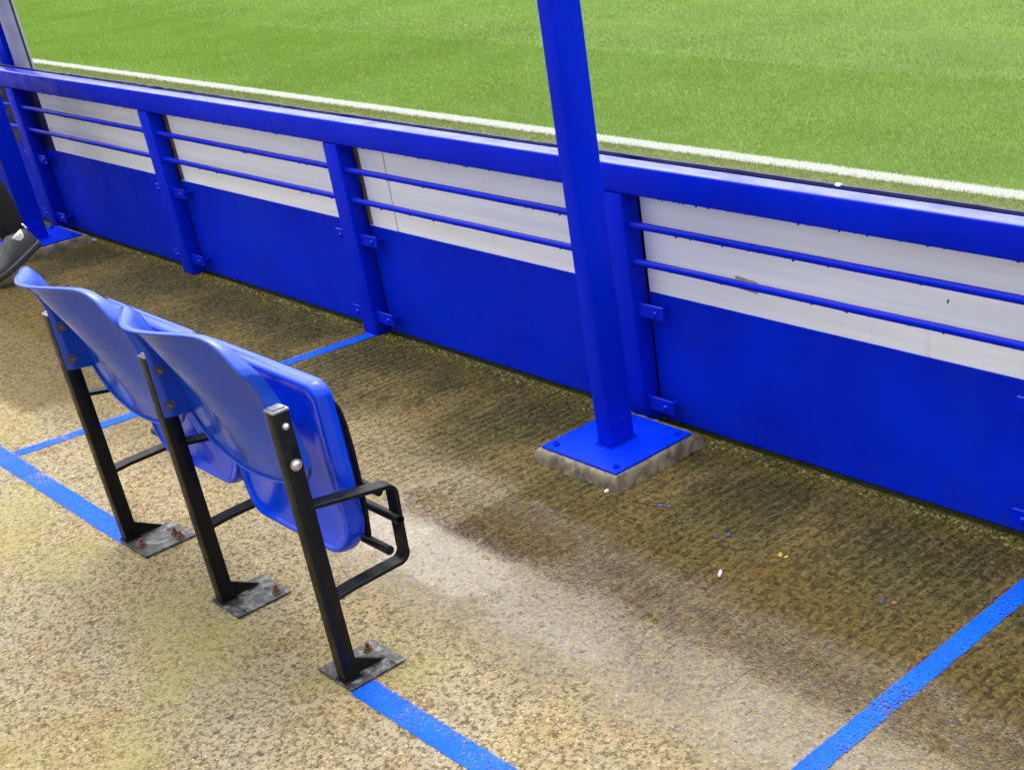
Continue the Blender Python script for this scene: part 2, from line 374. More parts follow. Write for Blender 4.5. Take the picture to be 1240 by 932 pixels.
def floor_line(p0,p1,half,name='painted_floor_line'):
    p0=Vector(p0);p1=Vector(p1); d=p1-p0; L=d.length
    w=half+.012
    bm=bmesh.new(); n=max(2,int(L/.05)); rows=[]
    for i in range(n+1):
        x=-L/2+L*i/n; rows.append([bm.verts.new((x,s*w,0)) for s in (-1,1)])
    for a,b in zip(rows,rows[1:]): bm.faces.new((a[0],b[0],b[1],a[1]))
    me=bpy.data.meshes.new(name); bm.to_mesh(me); bm.free(); me.materials.append(m_line(half))
    o=bpy.data.objects.new(name,me); o.location=((p0.x+p1.x)/2,(p0.y+p1.y)/2,.0022); o.rotation_euler=(0,0,math.atan2(d.y,d.x))
    link(o); return tag(o,kind='structure')
floor_line((-12,1.046),(-3.285,1.046),.030)
floor_line((-2.178,1.046),(4,1.046),.030)
floor_line((-4.176,1.078),(-4.046,2.337),.027)
floor_line((-1.241,.4),(-1.241,2.335),.026)

# ------------------------------------------------------------------ the barrier
ZT,ZB=.774,.694
YF,YB=2.337,2.397
PITCHX=1.411; WB=.085
postx=[-5.508+PITCHX*k for k in range(-3,6)]
XL,XR=postx[0]-.3,postx[-1]+.3
bar=empty('perimeter_barrier',(-2.6,2.37,0),'long blue steel barrier with round rods and white and blue boards beside the pitch','barrier')
inv=Matrix.Translation((2.6,-2.37,0))
def bpart(mb,name,mat,parent=None,smooth=35):
    bmesh.ops.transform(mb.bm,matrix=inv,verts=mb.bm.verts[:])
    return mb.build(name,mat,parent or bar,smooth)
# top rail: rectangular hollow section, finely divided so that its edges are a little uneven
m=MB(); m.box(XL,XR,YF,YB,ZB,ZT); m.bevel(.006,3)
bpart(m,'top_rail',M['blue'])
for x in postx:
    m=MB(); m.box(x,x+WB,YF+.0015,YB+.004,.0,ZB-.001); m.bevel(.005,2)
    bpart(m,'post',M['blue'])
    # lugs on both sides, two heights
    for (sx,x0) in ((1,x+WB),(-1,x)):
        for zc,hh in ((.359,.02),(.071,.022)):
            m=MB(); L_=.102 if sx>0 or x>-2 else .068; a,b=sorted((x0-sx*.002,x0+sx*L_)); m.box(a,b,2.3535,2.3615,zc-hh,zc+hh); m.bevel(.0015,1)
            lug=bpart(m,'lug',M['blue'])
            m=MB(); m.dome((x0+sx*(L_-.03),2.3535,zc-.002),(0,-1,0),.009,.008,10); m.cyl((x0+sx*(L_-.03),2.36,zc-.002),(0,1,0),.006,.04,8)
            bpart(m,'bolt',M['blue'],lug)
def drops(fn_pts, name):
    m=MB()
    for p in fn_pts:
        r=random.uniform(.0014,.0038); m.dome(p,(0,0,-1),r,r*random.uniform(.8,1.7),8,3)
    return m
pts=[]; pts2=[]
for i,x in enumerate(postx[:-1]):
    x0=x+WB; x1=postx[i+1]
    for zc in (.603,.4975):
        m=MB(); m.tube([(x0-.003+ (x1-x0+.006)*k/12,2.362,zc+.0003*math.sin(k*1.7+i)) for k in range(13)],.0105,14)
        rod=bpart(m,'rod',M['blue'])
        for s,xx in ((1,x0),(-1,x1)):
            m=MB(); m.tube([(xx,2.362,zc),(xx+s*.004,2.362,zc)],.0145,14); bpart(m,'weld',M['blue'],rod)
        for _ in range(12): pts2.append((random.uniform(x0,x1),2.362+random.uniform(-.002,.002),zc-.0105))
    # blue lower sheet and white board behind it, one bay each
    bx0=x0+.006 if i!=2 else x0+.085
    m=MB(); m.box(x0+.005,x1-(.062 if -2<x1<-1 else .008),2.400,2.406,.006,.397); m.bevel(.001,1)
    bpart(m,'blue_sheet',M['sheet_blue'])
    xs=[x0+.001,x1-.001]
    if i==4: xs=[x0+.001,-3.8445,-3.8375,x1-.001]      # open joint between two boards
    if i==2:
        m=MB(); m.box(x0+.001,x0+.118,2.407,2.419,.11,.765); bpart(m,'navy_board',M['navy']); xs[0]=x0+.12
    if i<2:
        m=MB(); m.box(x0+.001,x1-.001,2.407,2.419,.11,.765); bpart(m,'navy_board',M['navy']); xs=[]
    for a,b in zip(xs[::2],xs[1::2]):
        m=MB(); m.box(a,b,2.407,2.419,.11,.765); m.bevel(.001,1)
        bpart(m,'white_board',M['white'])
for _ in range(420): pts.append((random.uniform(XL,XR),YF+random.choice((.003,.006,.01)),ZB+.001))
m=drops(pts+pts2,'')
tag(bpart(m,'water_drops',M['blue']),kind='stuff')
# dirt on the boards beside the posts and a strip of old tape
for x,w in ((postx[3]+WB,.03),(postx[4]+WB,.022)):
    m=MB(); m.box(x+.001,x+w,2.4055,2.4069,.40,.70); bpart(m,'brown_stain_strip',M['stain'])
m=MB(); m.prism([(-2.262,.466),(-2.185,.459),(-2.183,.492),(-2.260,.499)],2.4058,2.4069,'y'); bpart(m,'tape_patch',M['tape'])
# the navy board on the pitch side of the barrier, with a chipped top edge
pb=MB()
n=900; X0,X1=XL,XR
prev=None
for i in range(n+1):
    x=X0+(X1-X0)*i/n
    z=.7725+.0012*math.sin(x*2.1)+.0006*math.sin(x*11+1)
    cur=[pb.bm.verts.new((x,2.427,-.1)),pb.bm.verts.new((x,2.427,z)),pb.bm.verts.new((x,2.434,z)),pb.bm.verts.new((x,2.434,-.1))]
    if prev:
        for k in range(3): pb.bm.faces.new((prev[k],prev[k+1],cur[k+1],cur[k]))
    prev=cur
o=pb.build('perimeter_board',M['navy'],smooth=None)
tag(o,'thin navy board edge standing just behind the blue top rail of the barrier','board')
for cx in (-1.93,-1.29):
    L=random.uniform(.012,.025); k=7; m=MB()
    top=[(cx+L*j/k,.7732+.0012*math.sin(cx*2.1)+random.uniform(.0,.0015)) for j in range(k+1)]
    bot=[(cx+L*j/k,.7705+random.uniform(-.001,.001)) for j in range(k,-1,-1)]
    m.prism(top+bot,2.4262,2.4355,'y'); m.build('bare_chip',M['white'],o)

# ------------------------------------------------------------------ roof posts
def roof_post(dx,label):
    r=empty('roof_post',(-2.5235+dx,2.1455,.042),label,'post','blue roof posts in front of the barrier')
    I=Matrix.Translation((2.5235,-2.1455,-.042))
    def part(mb,name,mat,parent=None,smooth=35):
        bmesh.ops.transform(mb.bm,matrix=I,verts=mb.bm.verts[:]); return mb.build(name,mat,parent or r,smooth)
    m=MB(); m.box(-2.552,-2.496,2.099,2.193,.0495,3.4); m.bevel(.007,3); sh=part(m,'shaft',M['post_blue'])
    m=MB()
    m.tube([(-2.556,2.095,.0515),(-2.492,2.095,.0515),(-2.492,2.197,.0515),(-2.556,2.197,.0515),(-2.556,2.095,.0515)],.0035,6); part(m,'weld_bead',M['post_blue'],sh)
    for z in (.1195,.0805):
        m=MB(); m.cyl((-2.4965,2.152,z),(1,0,0),.0085,.006,6); part(m,'bolt',M['post_blue'],sh)
    m=MB(); m.box(-2.686,-2.376,2.002,2.300,.0425,.0495); m.bevel(.002,2); pl=part(m,'base_plate',M['plate_blue'])
    for x,y in ((-2.652,2.030),(-2.402,2.268),(-2.402,2.028),(-2.652,2.268)):
        m=MB(); m.cyl((x,y,.0495),(0,0,1),.0105,.006,6); m.cyl((x,y,.0553),(0,0,1),.005,.005,10); part(m,'anchor_bolt',M['post_blue'],pl)
    return r
def pad(dx,label):
    m=MB(); bm=m.bm
    n=26; per=[]
    def edge(a,b):
        for i in range(n): 
            f=i/n; per.append((a[0]+(b[0]-a[0])*f,a[1]+(b[1]-a[1])*f))
    c=[(-2.694,1.997),(-2.371,1.997),(-2.371,2.318),(-2.694,2.318)]
    for i in range(4): edge(c[i],c[(i+1)%4])
    rings=[]
    for z,off,j in ((-.02,.017,.005),(.0,.014,.006),(.018,.010,.006),(.034,.006,.005),(.0418,.0,.003)):
        ring=[]
        for x,y in per:
            ux=-1 if x<-2.55 else 1; uy=-1 if y<2.17 else 1
            nx=x+ (off*ux if abs(x-c[0][0])<.002 or abs(x-c[1][0])<.002 else 0)+random.uniform(-j,j)
            ny=y+ (off*uy if abs(y-c[0][1])<.002 or abs(y-c[2][1])<.002 else 0)+random.uniform(-j,j)
            ring.append(bm.verts.new((nx+dx,min(ny,2.336),z+random.uniform(-j,j)*.4*(z>0))))
        rings.append(ring)
    for a,b in zip(rings,rings[1:]):
        for k in range(len(a)): bm.faces.new((a[k],a[(k+1)%len(a)],b[(k+1)%len(a)],b[k]))
    bm.faces.new(rings[-1])
    o=m.build('concrete_pad',M['cast'],smooth=60); return tag(o,label,'pad','concrete pads under the roof posts')
roof_post(0,'tall blue box section post before the barrier, standing in full view right of the seats')
pad(0,'low rough concrete pad under the tall blue post near the middle of the barrier')
roof_post(-4.062,'tall blue box section post at the far left behind the black shoe')
pad(-4.062,'low concrete pad under the far left blue post, beside the black shoe')
# grey pole beyond the barrier, at the far left
gp=empty('grey_pole',(-7.212,2.57,-.012),'pale grey round pole on the pitch side of the barrier, topmost at the far left','pole')
m=MB(); m.tube([(0,0,0),(0,0,3.4)],.043,36); m.build('shaft',M['galv'],gp)
m=MB(); m.tube([(.041,.016,0.0),(.041,.016,3.4)],.005,8); m.build('edge_seal',M['rubber'],gp)
bp=empty('frame_post',(-7.335,2.57,-.012),'blue square post beside the pale grey pole beyond the barrier, far left','post')
m=MB(); m.box(-.06,.06,-.05,.05,0,3.4); m.bevel(.006,2); m.build('shaft',M['post_blue'],bp)
m=MB(); m.box(-.075,.075,-.07,.07,-.02,.02); m.build('base_plate',M['post_blue'],bp)

# ------------------------------------------------------------------ seats
SX=-2.4925                      # middle of the right seat
def flatbar(path, w, t, x0):
    """flat bar bent in the YZ plane, width w along x starting at x0, thickness t"""
    m=MB(); L=[];R=[]
    P=[Vector(p) for p in path]
    for i,p in enumerate(P):
        d=(P[min(i+1,len(P)-1)]-P[max(i-1,0)]).normalized(); nrm=Vector((-d.y,d.x))
        L.append(p+nrm*t/2); R.append(p-nrm*t/2)
    poly=[tuple(q) for q in L]+[tuple(q) for q in R[::-1]]
    # quads strip instead of one n-gon
    bm=m.bm
    vs=[[bm.verts.new((xx,q.x,q.y)) for q in (L[i],R[i]) for xx in (x0,x0+w)] for i in range(len(P))]
    for a,b in zip(vs,vs[1:]):
        for f in ((0,1),(1,3),(3,2),(2,0)): bm.faces.new((a[f[0]],a[f[1]],b[f[1]],b[f[0]]))
    bm.faces.new((vs[0][0],vs[0][2],vs[0][3],vs[0][1])); bm.faces.new((vs[-1][0],vs[-1][1],vs[-1][3],vs[-1][2]))
    return m
def arc(c,r,a0,a1,n=7): return [(c[0]+r*math.cos(math.radians(a0+(a1-a0)*i/n)),c[1]+r*math.sin(math.radians(a0+(a1-a0)*i/n))) for i in range(n+1)]
def standard(parent, xs, plate_x, bolts, holes, outer):
    """xs: x of the +X face.  Upright with plate, gusset and the bent stop bracket"""
    I=Matrix.Translation(-Vector(parent.location))
    def part(mb,name,mat,par,smooth=35):
        bmesh.ops.transform(mb.bm,matrix=I,verts=mb.bm.verts[:]); return mb.build(name,mat,par,smooth)
    w=.034
    m=MB(); m.box(xs-w,xs,1.026,1.062,.006,.646); m.bevel(.003,2); leg=part(m,'leg',M['black'],parent)
    m=MB(); m.box(xs-w-.0005,xs+.0005,1.0255,1.0625,.645,.6505); m.bevel(.0015,2); m.box(xs-w+.005,xs-.005,1.031,1.057,.6505,.6535); part(m,'end_cap',M['cap'],leg)
    m=MB(); x0,x1=plate_x; m.box(x0,x1,1.020,1.164,.0005,.0075); m.bevel(.001,1); pl=part(m,'foot_plate',M['plate'],leg)
    m=MB(); m.prism([(1.058,.007),(1.135,.007),(1.062,.05)],xs-.022,xs-.014,'x'); part(m,'gusset',M['black'],leg)
    m=MB(); m.tube([(xs-w-.002,1.024,.008),(xs+.002,1.024,.008),(xs+.002,1.064,.008),(xs-w-.002,1.064,.008),(xs-w-.002,1.024,.008)],.0035,6); part(m,'weld_bead',M['black'],leg)
    for x,y in bolts:
        m=MB(); m.cyl((x,y,.0075),(0,0,1),.012,.002,14); m.cyl((x,y,.0095),(0,0,1),.0085,.007,6); m.cyl((x,y,.0165),(0,0,1),.0048,.011,10); part(m,'anchor_bolt',M['rust'],leg)
    for x,y in holes:
        m=MB()
        m.prism([(x+.009*math.cos(a)*1.1,y+.0055*math.sin(a)) for a in [2*PI*k/14 for k in range(14)]],.0040,.0079,'z'); part(m,'bolt_hole',M['hole'],leg,None)
    path=[(1.058,.4285),(1.215,.401)]+arc((1.226,.376),.024,80,5,6)+[(1.2465,.30),(1.2445,.245)]+arc((1.222,.238),.023,0,-80,6)+[(1.10,.213),(1.058,.2085)]
    m=flatbar(path,.038,.0095,xs-.038); m.bevel(.0012,1); part(m,'stop_bracket',M['black'],leg)
    # bolts through the seat flange
    for z in (.6155,.532):
        m=MB()
        if outer:
            m.cyl((xs,1.0455,z),(1,0,0),.0125 if z<.6 else .0075,.002,18); m.dome((xs+.002,1.0455,z),(1,0,0),.0085 if z<.6 else .0062,.006,12); part(m,'bolt_head',M['zinc'],leg)
    return leg
def make_seat(name_lab, cx, W, legs, pan_tilt):
    r=empty('stadium_seat',(cx,1.06,0),name_lab,'seat','blue tip up seats on black legs')
    def P(mb,name,mat,par=None,smooth=50):
        bmesh.ops.transform(mb.bm,matrix=Matrix.Translation((0,-1.06,0)),verts=mb.bm.verts[:]); return mb.build(name,mat,par or r,smooth)
    # ---- backrest: dished shell leaning back, side flanges turned back to the legs, rolled top lip
    NU,NV=48,30
    def shell(u,v):
        """u -1..1 across, v 0..1 up"""
        a=abs(u)
        zb=.418+.046*a**2.2+(.034*max(0,(a-.78)/.22)**2)
        zt=.802-.012*a**2-.062*(max(0,(a-.58)/.42))**2.3
        z=zb+(zt-zb)*v
        yc=np.interp(z,[.40,.46,.52,.60,.68,.73,.765,.80],[1.090,1.078,1.060,1.030,.993,.968,.951,.934])
        d=np.interp(z,[.40,.46,.55,.65,.72,.77,.80],[.006,.018,.040,.058,.066,.072,.074])
        w=min(1,a/.86); y=yc+d*(1-math.cos(PI*w))/2
        lip=max(0,(v-.90)/.10); y-=.008*lip**2
        return Vector((W*u,y,z))
    bm=bmesh.new(); grid=[]
    for j in range(NV+1):
        v=j/NV
        grid.append([bm.verts.new(shell(-1+2*i/NU,v)) for i in range(NU+1)])
    for a,b in zip(grid,grid[1:]):
        for i in range(NU): bm.faces.new((a[i],a[i+1],b[i+1],b[i]))
    # side flanges turned back to the legs; a shallow rim runs on over the corners and along the top and bottom
    corner={}
    for side in (0,NU):
        prev=None
        for j in range(NV+1):
            e=grid[j][side]; z=e.co.z
            yr=e.co.y-np.interp(z,[.49,.499,.503,.66,.70,.74],[.004,.008,.06,.033,.0295,.0278])
            if .502<z<.66: yr=1.0275
            seg=[e]+[bm.verts.new((e.co.x,e.co.y+(yr-e.co.y)*k/3,z)) for k in range(1,4)]
            if prev:
                for a,b,c,d in zip(prev,prev[1:],seg[1:],seg): bm.faces.new((a,b,c,d))
            prev=seg
        corner[side]=seg
    for row,sg in ((NV,1),(0,-1)):
        prev=None
        for i in range(NU+1):
            e=grid[row][i]; seg=[e]
            for k in range(1,4):
                a=k/3*PI/2; uu=abs(-1+2*i/NU); rr=.010+.0135*max(0,(uu-.45)/.55)**1.5 if sg>0 else .006
                zk=1-max(0,(uu-.55)/.45)**.7
                seg.append(bm.verts.new((e.co.x,e.co.y-rr*(math.sin(a)*zk+(k/3)*(1-zk))*1.2,e.co.z+zk*(sg*rr*(.35*math.sin(a))-sg*rr*(1-math.cos(a))*.5))))
            if prev:
                for a,b,c,d in zip(prev,prev[1:],seg[1:],seg): bm.faces.new((a,b,c,d))
            prev=seg
            if sg>0 and i in corner:
                cs=corner[i]
                for k in range(3):
                    q=[v for v in dict.fromkeys((seg[k],seg[k+1],cs[k+1],cs[k]))]
                    if len(q)>=3: bm.faces.new(q)
    bmesh.ops.remove_doubles(bm,verts=bm.verts[:],dist=.0004)
    m=MB(); m.bm.free(); m.bm=bm
    back=P(m,'backrest',M['seat_back'],None,65)
    so=back.modifiers.new('thick','SOLIDIFY'); so.thickness=.0042; so.offset=0
    for sd in (-1,1):
        for z in (.6155,.532):
            m=MB(); x=sd*(W-.0022)
            m.cyl((x,1.0455,z),(-sd,0,0),.0125,.0022,18); m.cyl((x-sd*.0022,1.0455,z),(-sd,0,0),.0078,.005,6); m.cyl((x-sd*.007,1.0455,z),(-sd,0,0),.0042,.010,10)
            P(m,'washer_and_nut',M['darkzinc'],back)
    # ---- tip-up pan, folded: thick board with rounded rim
    hw=.243; z0,z1=.232,.655
    def outline(inset,top=0):
        pts=[]; h=hw-inset; a=z0+inset; b=z1-inset
        rb=.095-inset*.7; rt=.036-inset*.5
        for cx,cz,rr,a0 in ((h-rt,b-rt,rt,0),(-h+rt,b-rt,rt,90),(-h+rb,a+rb,rb,180),(h-rb,a+rb,rb,270)):
            for i in range(9):
                q=math.radians(a0+90*i/8); x=cx+rr*math.cos(q); z=cz+rr*math.sin(q)
                # sides draw in slightly towards the hinge end, bottom edge bows
                x*=1-.05*max(0,(.5-z)/.3); pts.append((x,z))
        return pts
    prof=[(.024,1.190),(.010,1.1935),(.003,1.191),(0,1.185),(.0005,1.174),(.003,1.163),(.0055,1.157),(.0095,1.1535),(.0135,1.153),(.0165,1.155)]
    bm=bmesh.new(); rings=[]
    for ins,y in prof:
        ring=[]
        for x,z in outline(ins):
            yy=y-.030*max(0,(.34-z)/.14)**2*.5-.012*((z-.43)/.22)**2
            ring.append(bm.verts.new((x,yy,z)))
        rings.append(ring)
    n=len(rings[0])
    for a,b in zip(rings,rings[1:]):
        for k in range(n): bm.faces.new((a[k],a[(k+1)%n],b[(k+1)%n],b[k]))
    # rear face: shrinking rings, slightly hollow
    def fillr(ring,sgn):
        prev=ring; cz=.43
        for f,dy in ((.97,.004),(.9,.008),(.7,.011),(.4,.013),(.2,.0135)):
            cur=[]
            for v in ring: cur.append(bm.verts.new((v.co.x*f,v.co.y+sgn*dy,cz+(v.co.z-cz)*f)))
            for k in range(n): bm.faces.new((prev[k],prev[(k+1)%n],cur[(k+1)%n],cur[k]))
            prev=cur
        bm.faces.new(prev)
    fillr(rings[-1],1); fillr(rings[0],-.5)
    bmesh.ops.rotate(bm,cent=(0,1.165,.60),matrix=Matrix.Rotation(pan_tilt,3,'X'),verts=bm.verts[:])
    m=MB(); m.bm.free(); m.bm=bm
    pan=P(m,'seat_pan',M['seat_pan'],None,60)
    # black arms on the sitting side, with pivot stubs
    for s in (-1,1):
        path=[(1.183,.612)]+[(1.192,.60),(1.2035,.575),(1.2105,.535),(1.2135,.47),(1.2125,.40),(1.2095,.33),(1.2045,.275),(1.200,.255)]
        m=flatbar(path,.026,.008,s*.2-.013); m.bevel(.001,1)
        if pan_tilt: bmesh.ops.rotate(m.bm,cent=(0,1.165,.60),matrix=Matrix.Rotation(pan_tilt,3,'X'),verts=m.bm.verts[:])
        arm=P(m,'pan_arm',M['black'],pan)
        m=MB(); m.tube([(s*.186,1.202,.258),(s*.286,1.202,.258)],.0105,16); P(m,'pivot_stub',M['black'],pan)
    m=MB(); m.tube([(-.285,1.236,.322),(.298,1.236,.322)],.0105,16,cap=False); m.pipe_end((.298,1.236,.322),(1,0,0),.0105,.0075,.02); P(m,'stop_tube',M['black'])
    for s in (-1,1):
        m=MB(); m.tube([(s*.19,1.222,.388),(s*.262,1.222,.384)],.0095,14); P(m,'stop_peg',M['black'])
    for a in legs: standard(r,*a)
    return r
make_seat('right hand blue plastic tip up seat with two black legs, nearer the camera',-2.4935,.2495,
    [(-2.748,(-2.800,-2.664),[(-2.689,1.1385)],[(-2.7698,1.128),(-2.7246,1.132),(-2.6786,1.043)],False),
     (-2.208,(-2.312,-2.181),[(-2.28,1.131)],[(-2.2291,1.1346),(-2.195,1.136)],True)],0.0)
make_seat('left hand blue tip up seat, partly hidden by the other, with one black leg',-3.024,.239,
    [(-3.268,(-3.285,-3.150),[(-3.168,1.130),(-3.2013,1.130),(-3.2183,1.044)],[(-3.2403,1.1306)],False)],.10)

# ------------------------------------------------------------------ person at the far left (standing, one foot on its toe)
per=empty('person',(-6.4,1.9,0),'standing person in black trousers and dark grey trainers at the left edge, one heel lifted','person')
def skin_mesh(name, joints, edges, mat, parent, sub=2, root=0):
    me=bpy.data.meshes.new(name); me.from_pydata([Vector(j[0])-Vector(per.location) for j in joints],edges,[])
    o=bpy.data.objects.new(name,me); link(o,parent)
    sk=o.modifiers.new('skin','SKIN')
    for i,j in enumerate(joints):
        r=j[1]; me.skin_vertices[0].data[i].radius=(r,r) if not isinstance(r,tuple) else r
    me.skin_vertices[0].data[root].use_root=True
    sk.use_smooth_shade=True
    o.modifiers.new('sub','SUBSURF').levels=sub; o.modifiers['sub'].render_levels=sub
    me.materials.append(mat); return o
hipc=Vector((-6.485,1.93,.95))
A1=Vector((-6.15,1.935,.235))          # ankle of the foot in view
A2=Vector((-6.66,1.88,.09))
# body: one continuous figure
J=[(hipc,.13),(hipc+Vector((0,.0,.14)),.135),(hipc+Vector((0,0,.32)),.15),(hipc+Vector((0,.01,.46)),.12),(hipc+Vector((0,.01,.53)),.058),(hipc+Vector((0,-.01,.60)),.055)]
J+=[((-6.35,1.93,.90),.088),((-6.31,1.83,.60),.064),(A1,.042)]                # right leg 6,7,8
J+=[((-6.62,1.93,.90),.088),((-6.66,1.87,.49),.062),(A2,.042)]                # left leg 9,10,11
J+=[(hipc+Vector((.18,.01,.44)),.058),(hipc+Vector((.24,.03,.16)),.043),(hipc+Vector((.10,-.13,.02)),.030)]     # arm 12-14
J+=[(hipc+Vector((-.18,.01,.44)),.058),(hipc+Vector((-.25,.02,.16)),.043),(hipc+Vector((-.11,-.14,.02)),.030)]
E_=[(0,1),(1,2),(2,3),(3,4),(4,5),(0,6),(6,7),(7,8),(0,9),(9,10),(10,11),(3,12),(12,13),(13,14),(3,15),(15,16),(16,17)]
body=skin_mesh('body',J,E_,M['skin'],per)
# clothes
tr=[(hipc+Vector((0,0,.08)),.15),(hipc,.155),((-6.35,1.93,.88),.112),((-6.31,1.84,.60),.090),((-6.215,1.90,.38),.078),(A1+Vector((-.008,-.012,-.085)),.064),((-6.62,1.93,.88),.112),((-6.66,1.87,.49),.088),(A2+Vector((0,0,.03)),.075)]
trousers=skin_mesh('trousers',tr,[(0,1),(1,2),(2,3),(3,4),(4,5),(1,6),(6,7),(7,8)],M['trouser'],per)
jk=[(hipc+Vector((0,0,.02)),.175),(hipc+Vector((0,0,.2)),.17),(hipc+Vector((0,0,.34)),.18),(hipc+Vector((0,.01,.47)),.135),(hipc+Vector((0,.01,.525)),.08),
    (hipc+Vector((.19,.01,.45)),.078),(hipc+Vector((.245,.03,.16)),.062),(hipc+Vector((.125,-.11,.035)),.046),(hipc+Vector((-.19,.01,.45)),.078),(hipc+Vector((-.255,.02,.16)),.062),(hipc+Vector((-.13,-.12,.035)),.046)]
skin_mesh('jacket',jk,[(0,1),(1,2),(2,3),(3,4),(3,5),(5,6),(6,7),(3,8),(8,9),(9,10)],M['jacket'],per)
# head with face
def ell(m,c,r,seg=20,rings=14,shape=None):
    bm=m.bm; b=bmesh.ops.create_uvsphere(bm,u_segments=seg,v_segments=rings,radius=1)
    for v in b['verts']:
        p=v.co.copy()
        if shape: p=shape(p)
        v.co=Vector((c[0]+p.x*r[0],c[1]+p.y*r[1],c[2]+p.z*r[2]))
hc=hipc+Vector((0,-.03,.71))-Vector(per.location)
m=MB()
def hs(p):
    k=1-.28*max(0,-p.z)**1.5; return Vector((p.x*k,p.y*(1-.1*max(0,-p.z)),p.z))
ell(m,hc,(.075,.095,.115),24,18,hs)
ell(m,hc+Vector((0,-.098,-.012)),(.012,.018,.022),10,8)
for s in (-1,1): ell(m,hc+Vector((s*.076,.005,-.01)),(.009,.02,.03),10,8)
ell(m,hc+Vector((0,-.088,-.055)),(.024,.010,.007),12,8)
m.build('head',M['skin'],per)
m=MB()
for s in (-1,1): ell(m,hc+Vector((s*.03,-.088,.012)),(.010,.007,.007),10,8)
m.build('eyes',M['hole'],per)
m=MB(); ell(m,hc+Vector((0,.02,.03)),(.083,.095,.105),24,16); m.build('hair',M['hair'],per)
# hands: five curled fingers on a palm, tucked in front
for s in (-1,1):
    wr=hipc+Vector((s*.10-(.0 if s>0 else .01),-.14,.015))
    jj=[(wr,.026),(wr+Vector((-s*.06,-.03,-.02)),.034)]; ee=[(0,1)]
    pal=wr+Vector((-s*.06,-.03,-.02))
    for f in range(4):
        b0=pal+Vector((-s*.022,-.006,.024-.016*f)); L=(.036,.041,.038,.029)[f]; k=len(jj)
        jj+=[(b0,.0105),(b0+Vector((-s*L,-.012,0)),.0095),(b0+Vector((-s*L*1.5,.012,-.004)),.0085)]; ee+=[(1,k),(k,k+1),(k+1,k+2)]
    k=len(jj); jj+=[(pal+Vector((s*.01,-.028,.022)),.011),(pal+Vector((-s*.022,-.05,.03)),.0095)]; ee+=[(1,k),(k,k+1)]
    skin_mesh('hand',jj,ee,M['skin'],per,1)
# shoes: sole, upper, laces, sock; local +x is the toe
def shoe(loc,yaw,pitch):
    R=Matrix.Translation(Vector(loc)-Vector(per.location))@Matrix.Rotation(yaw,4,'Z')@Matrix.Rotation(pitch,4,'Y')
    L=.275
    def halfw(f): return .033+.017*math.sin(PI*min(1,f*.9+.08))**1.0+ .006*math.exp(-((f-.68)/.18)**2)-.030*max(0,(f-.86)/.14)**2.2-.012*max(0,(.06-f)/.06)**2
    NS=26; NR=16
    # upper
    bm=bmesh.new(); rings=[]
    for i in range(NS+1):
        f=i/NS; x=f*L; hw=halfw(f)*.97
        top=np.interp(f,[0,.06,.16,.30,.42,.55,.7,.85,.95,1],[.085,.102,.104,.116,.104,.082,.064,.055,.046,.028])
        ring=[]
        for k in range(NR+1):
            a=PI*k/NR; sx=math.copysign(abs(math.cos(a))**.75,math.cos(a)); sz=math.sin(a)**.8
            wob=.0012*math.sin(f*60+k*2.)*(.3<f<.8)
            ring.append(bm.verts.new((x,hw*sx*(1-.18*sz*(f<.4)),.024+(top-.024)*sz+wob)))
        rings.append(ring)
    for a,b in zip(rings,rings[1:]):
        for k in range(NR): bm.faces.new((a[k],a[k+1],b[k+1],b[k]))
    bm.faces.new(rings[0]); bm.faces.new(rings[-1][::-1])
    m=MB(); m.bm.free(); m.bm=bm; bmesh.ops.transform(bm,matrix=R,verts=bm.verts[:]); up=m.build('shoe',M['shoe'],per,60)
    m=MB(); pts=[]
    o_=[(i/NS*L*1.02-.003,halfw(i/NS)*1.06+.001) for i in range(NS+1)]
    poly=o_+[(x,-y) for x,y in o_[::-1]]
    m.prism(poly,0,.027,'z'); m.bevel(.004,2,60)
    # grooves along the sole edge
    bmesh.ops.transform(m.bm,matrix=R,verts=m.bm.verts[:]); m.build('sole',M['sole'],up,60)
    m=MB()
    for j in range(5):
        x=.115+.024*j; z=np.interp(x/L,[.3,.42,.55,.7,.85],[.092,.088,.078,.064,.055])+.002
        m.tube([(x-.004,-.028,z-.013),(x,-.012,z+.002),(x,.012,z+.002),(x+.004,.028,z-.013)],.0034,8)
    bmesh.ops.transform(m.bm,matrix=R,verts=m.bm.verts[:]); m.build('laces',M['lace'],up,60)
    m=MB(); m.tube([(.055,0,.075),(.055,0,.102)],.036,18); bmesh.ops.transform(m.bm,matrix=R,verts=m.bm.verts[:]); m.build('sock',M['sock'],up,60)
    m=MB(); m.box(-.006,.002,-.012,.012,.086,.112); m.bevel(.003,2); bmesh.ops.transform(m.bm,matrix=R,verts=m.bm.verts[:]); m.build('heel_tab',M['sock'],up,60)
    return up
shoe((-6.128,1.998,.135),math.radians(-88),math.radians(25))
shoe((-6.66,1.95,.0),math.radians(-100),0)

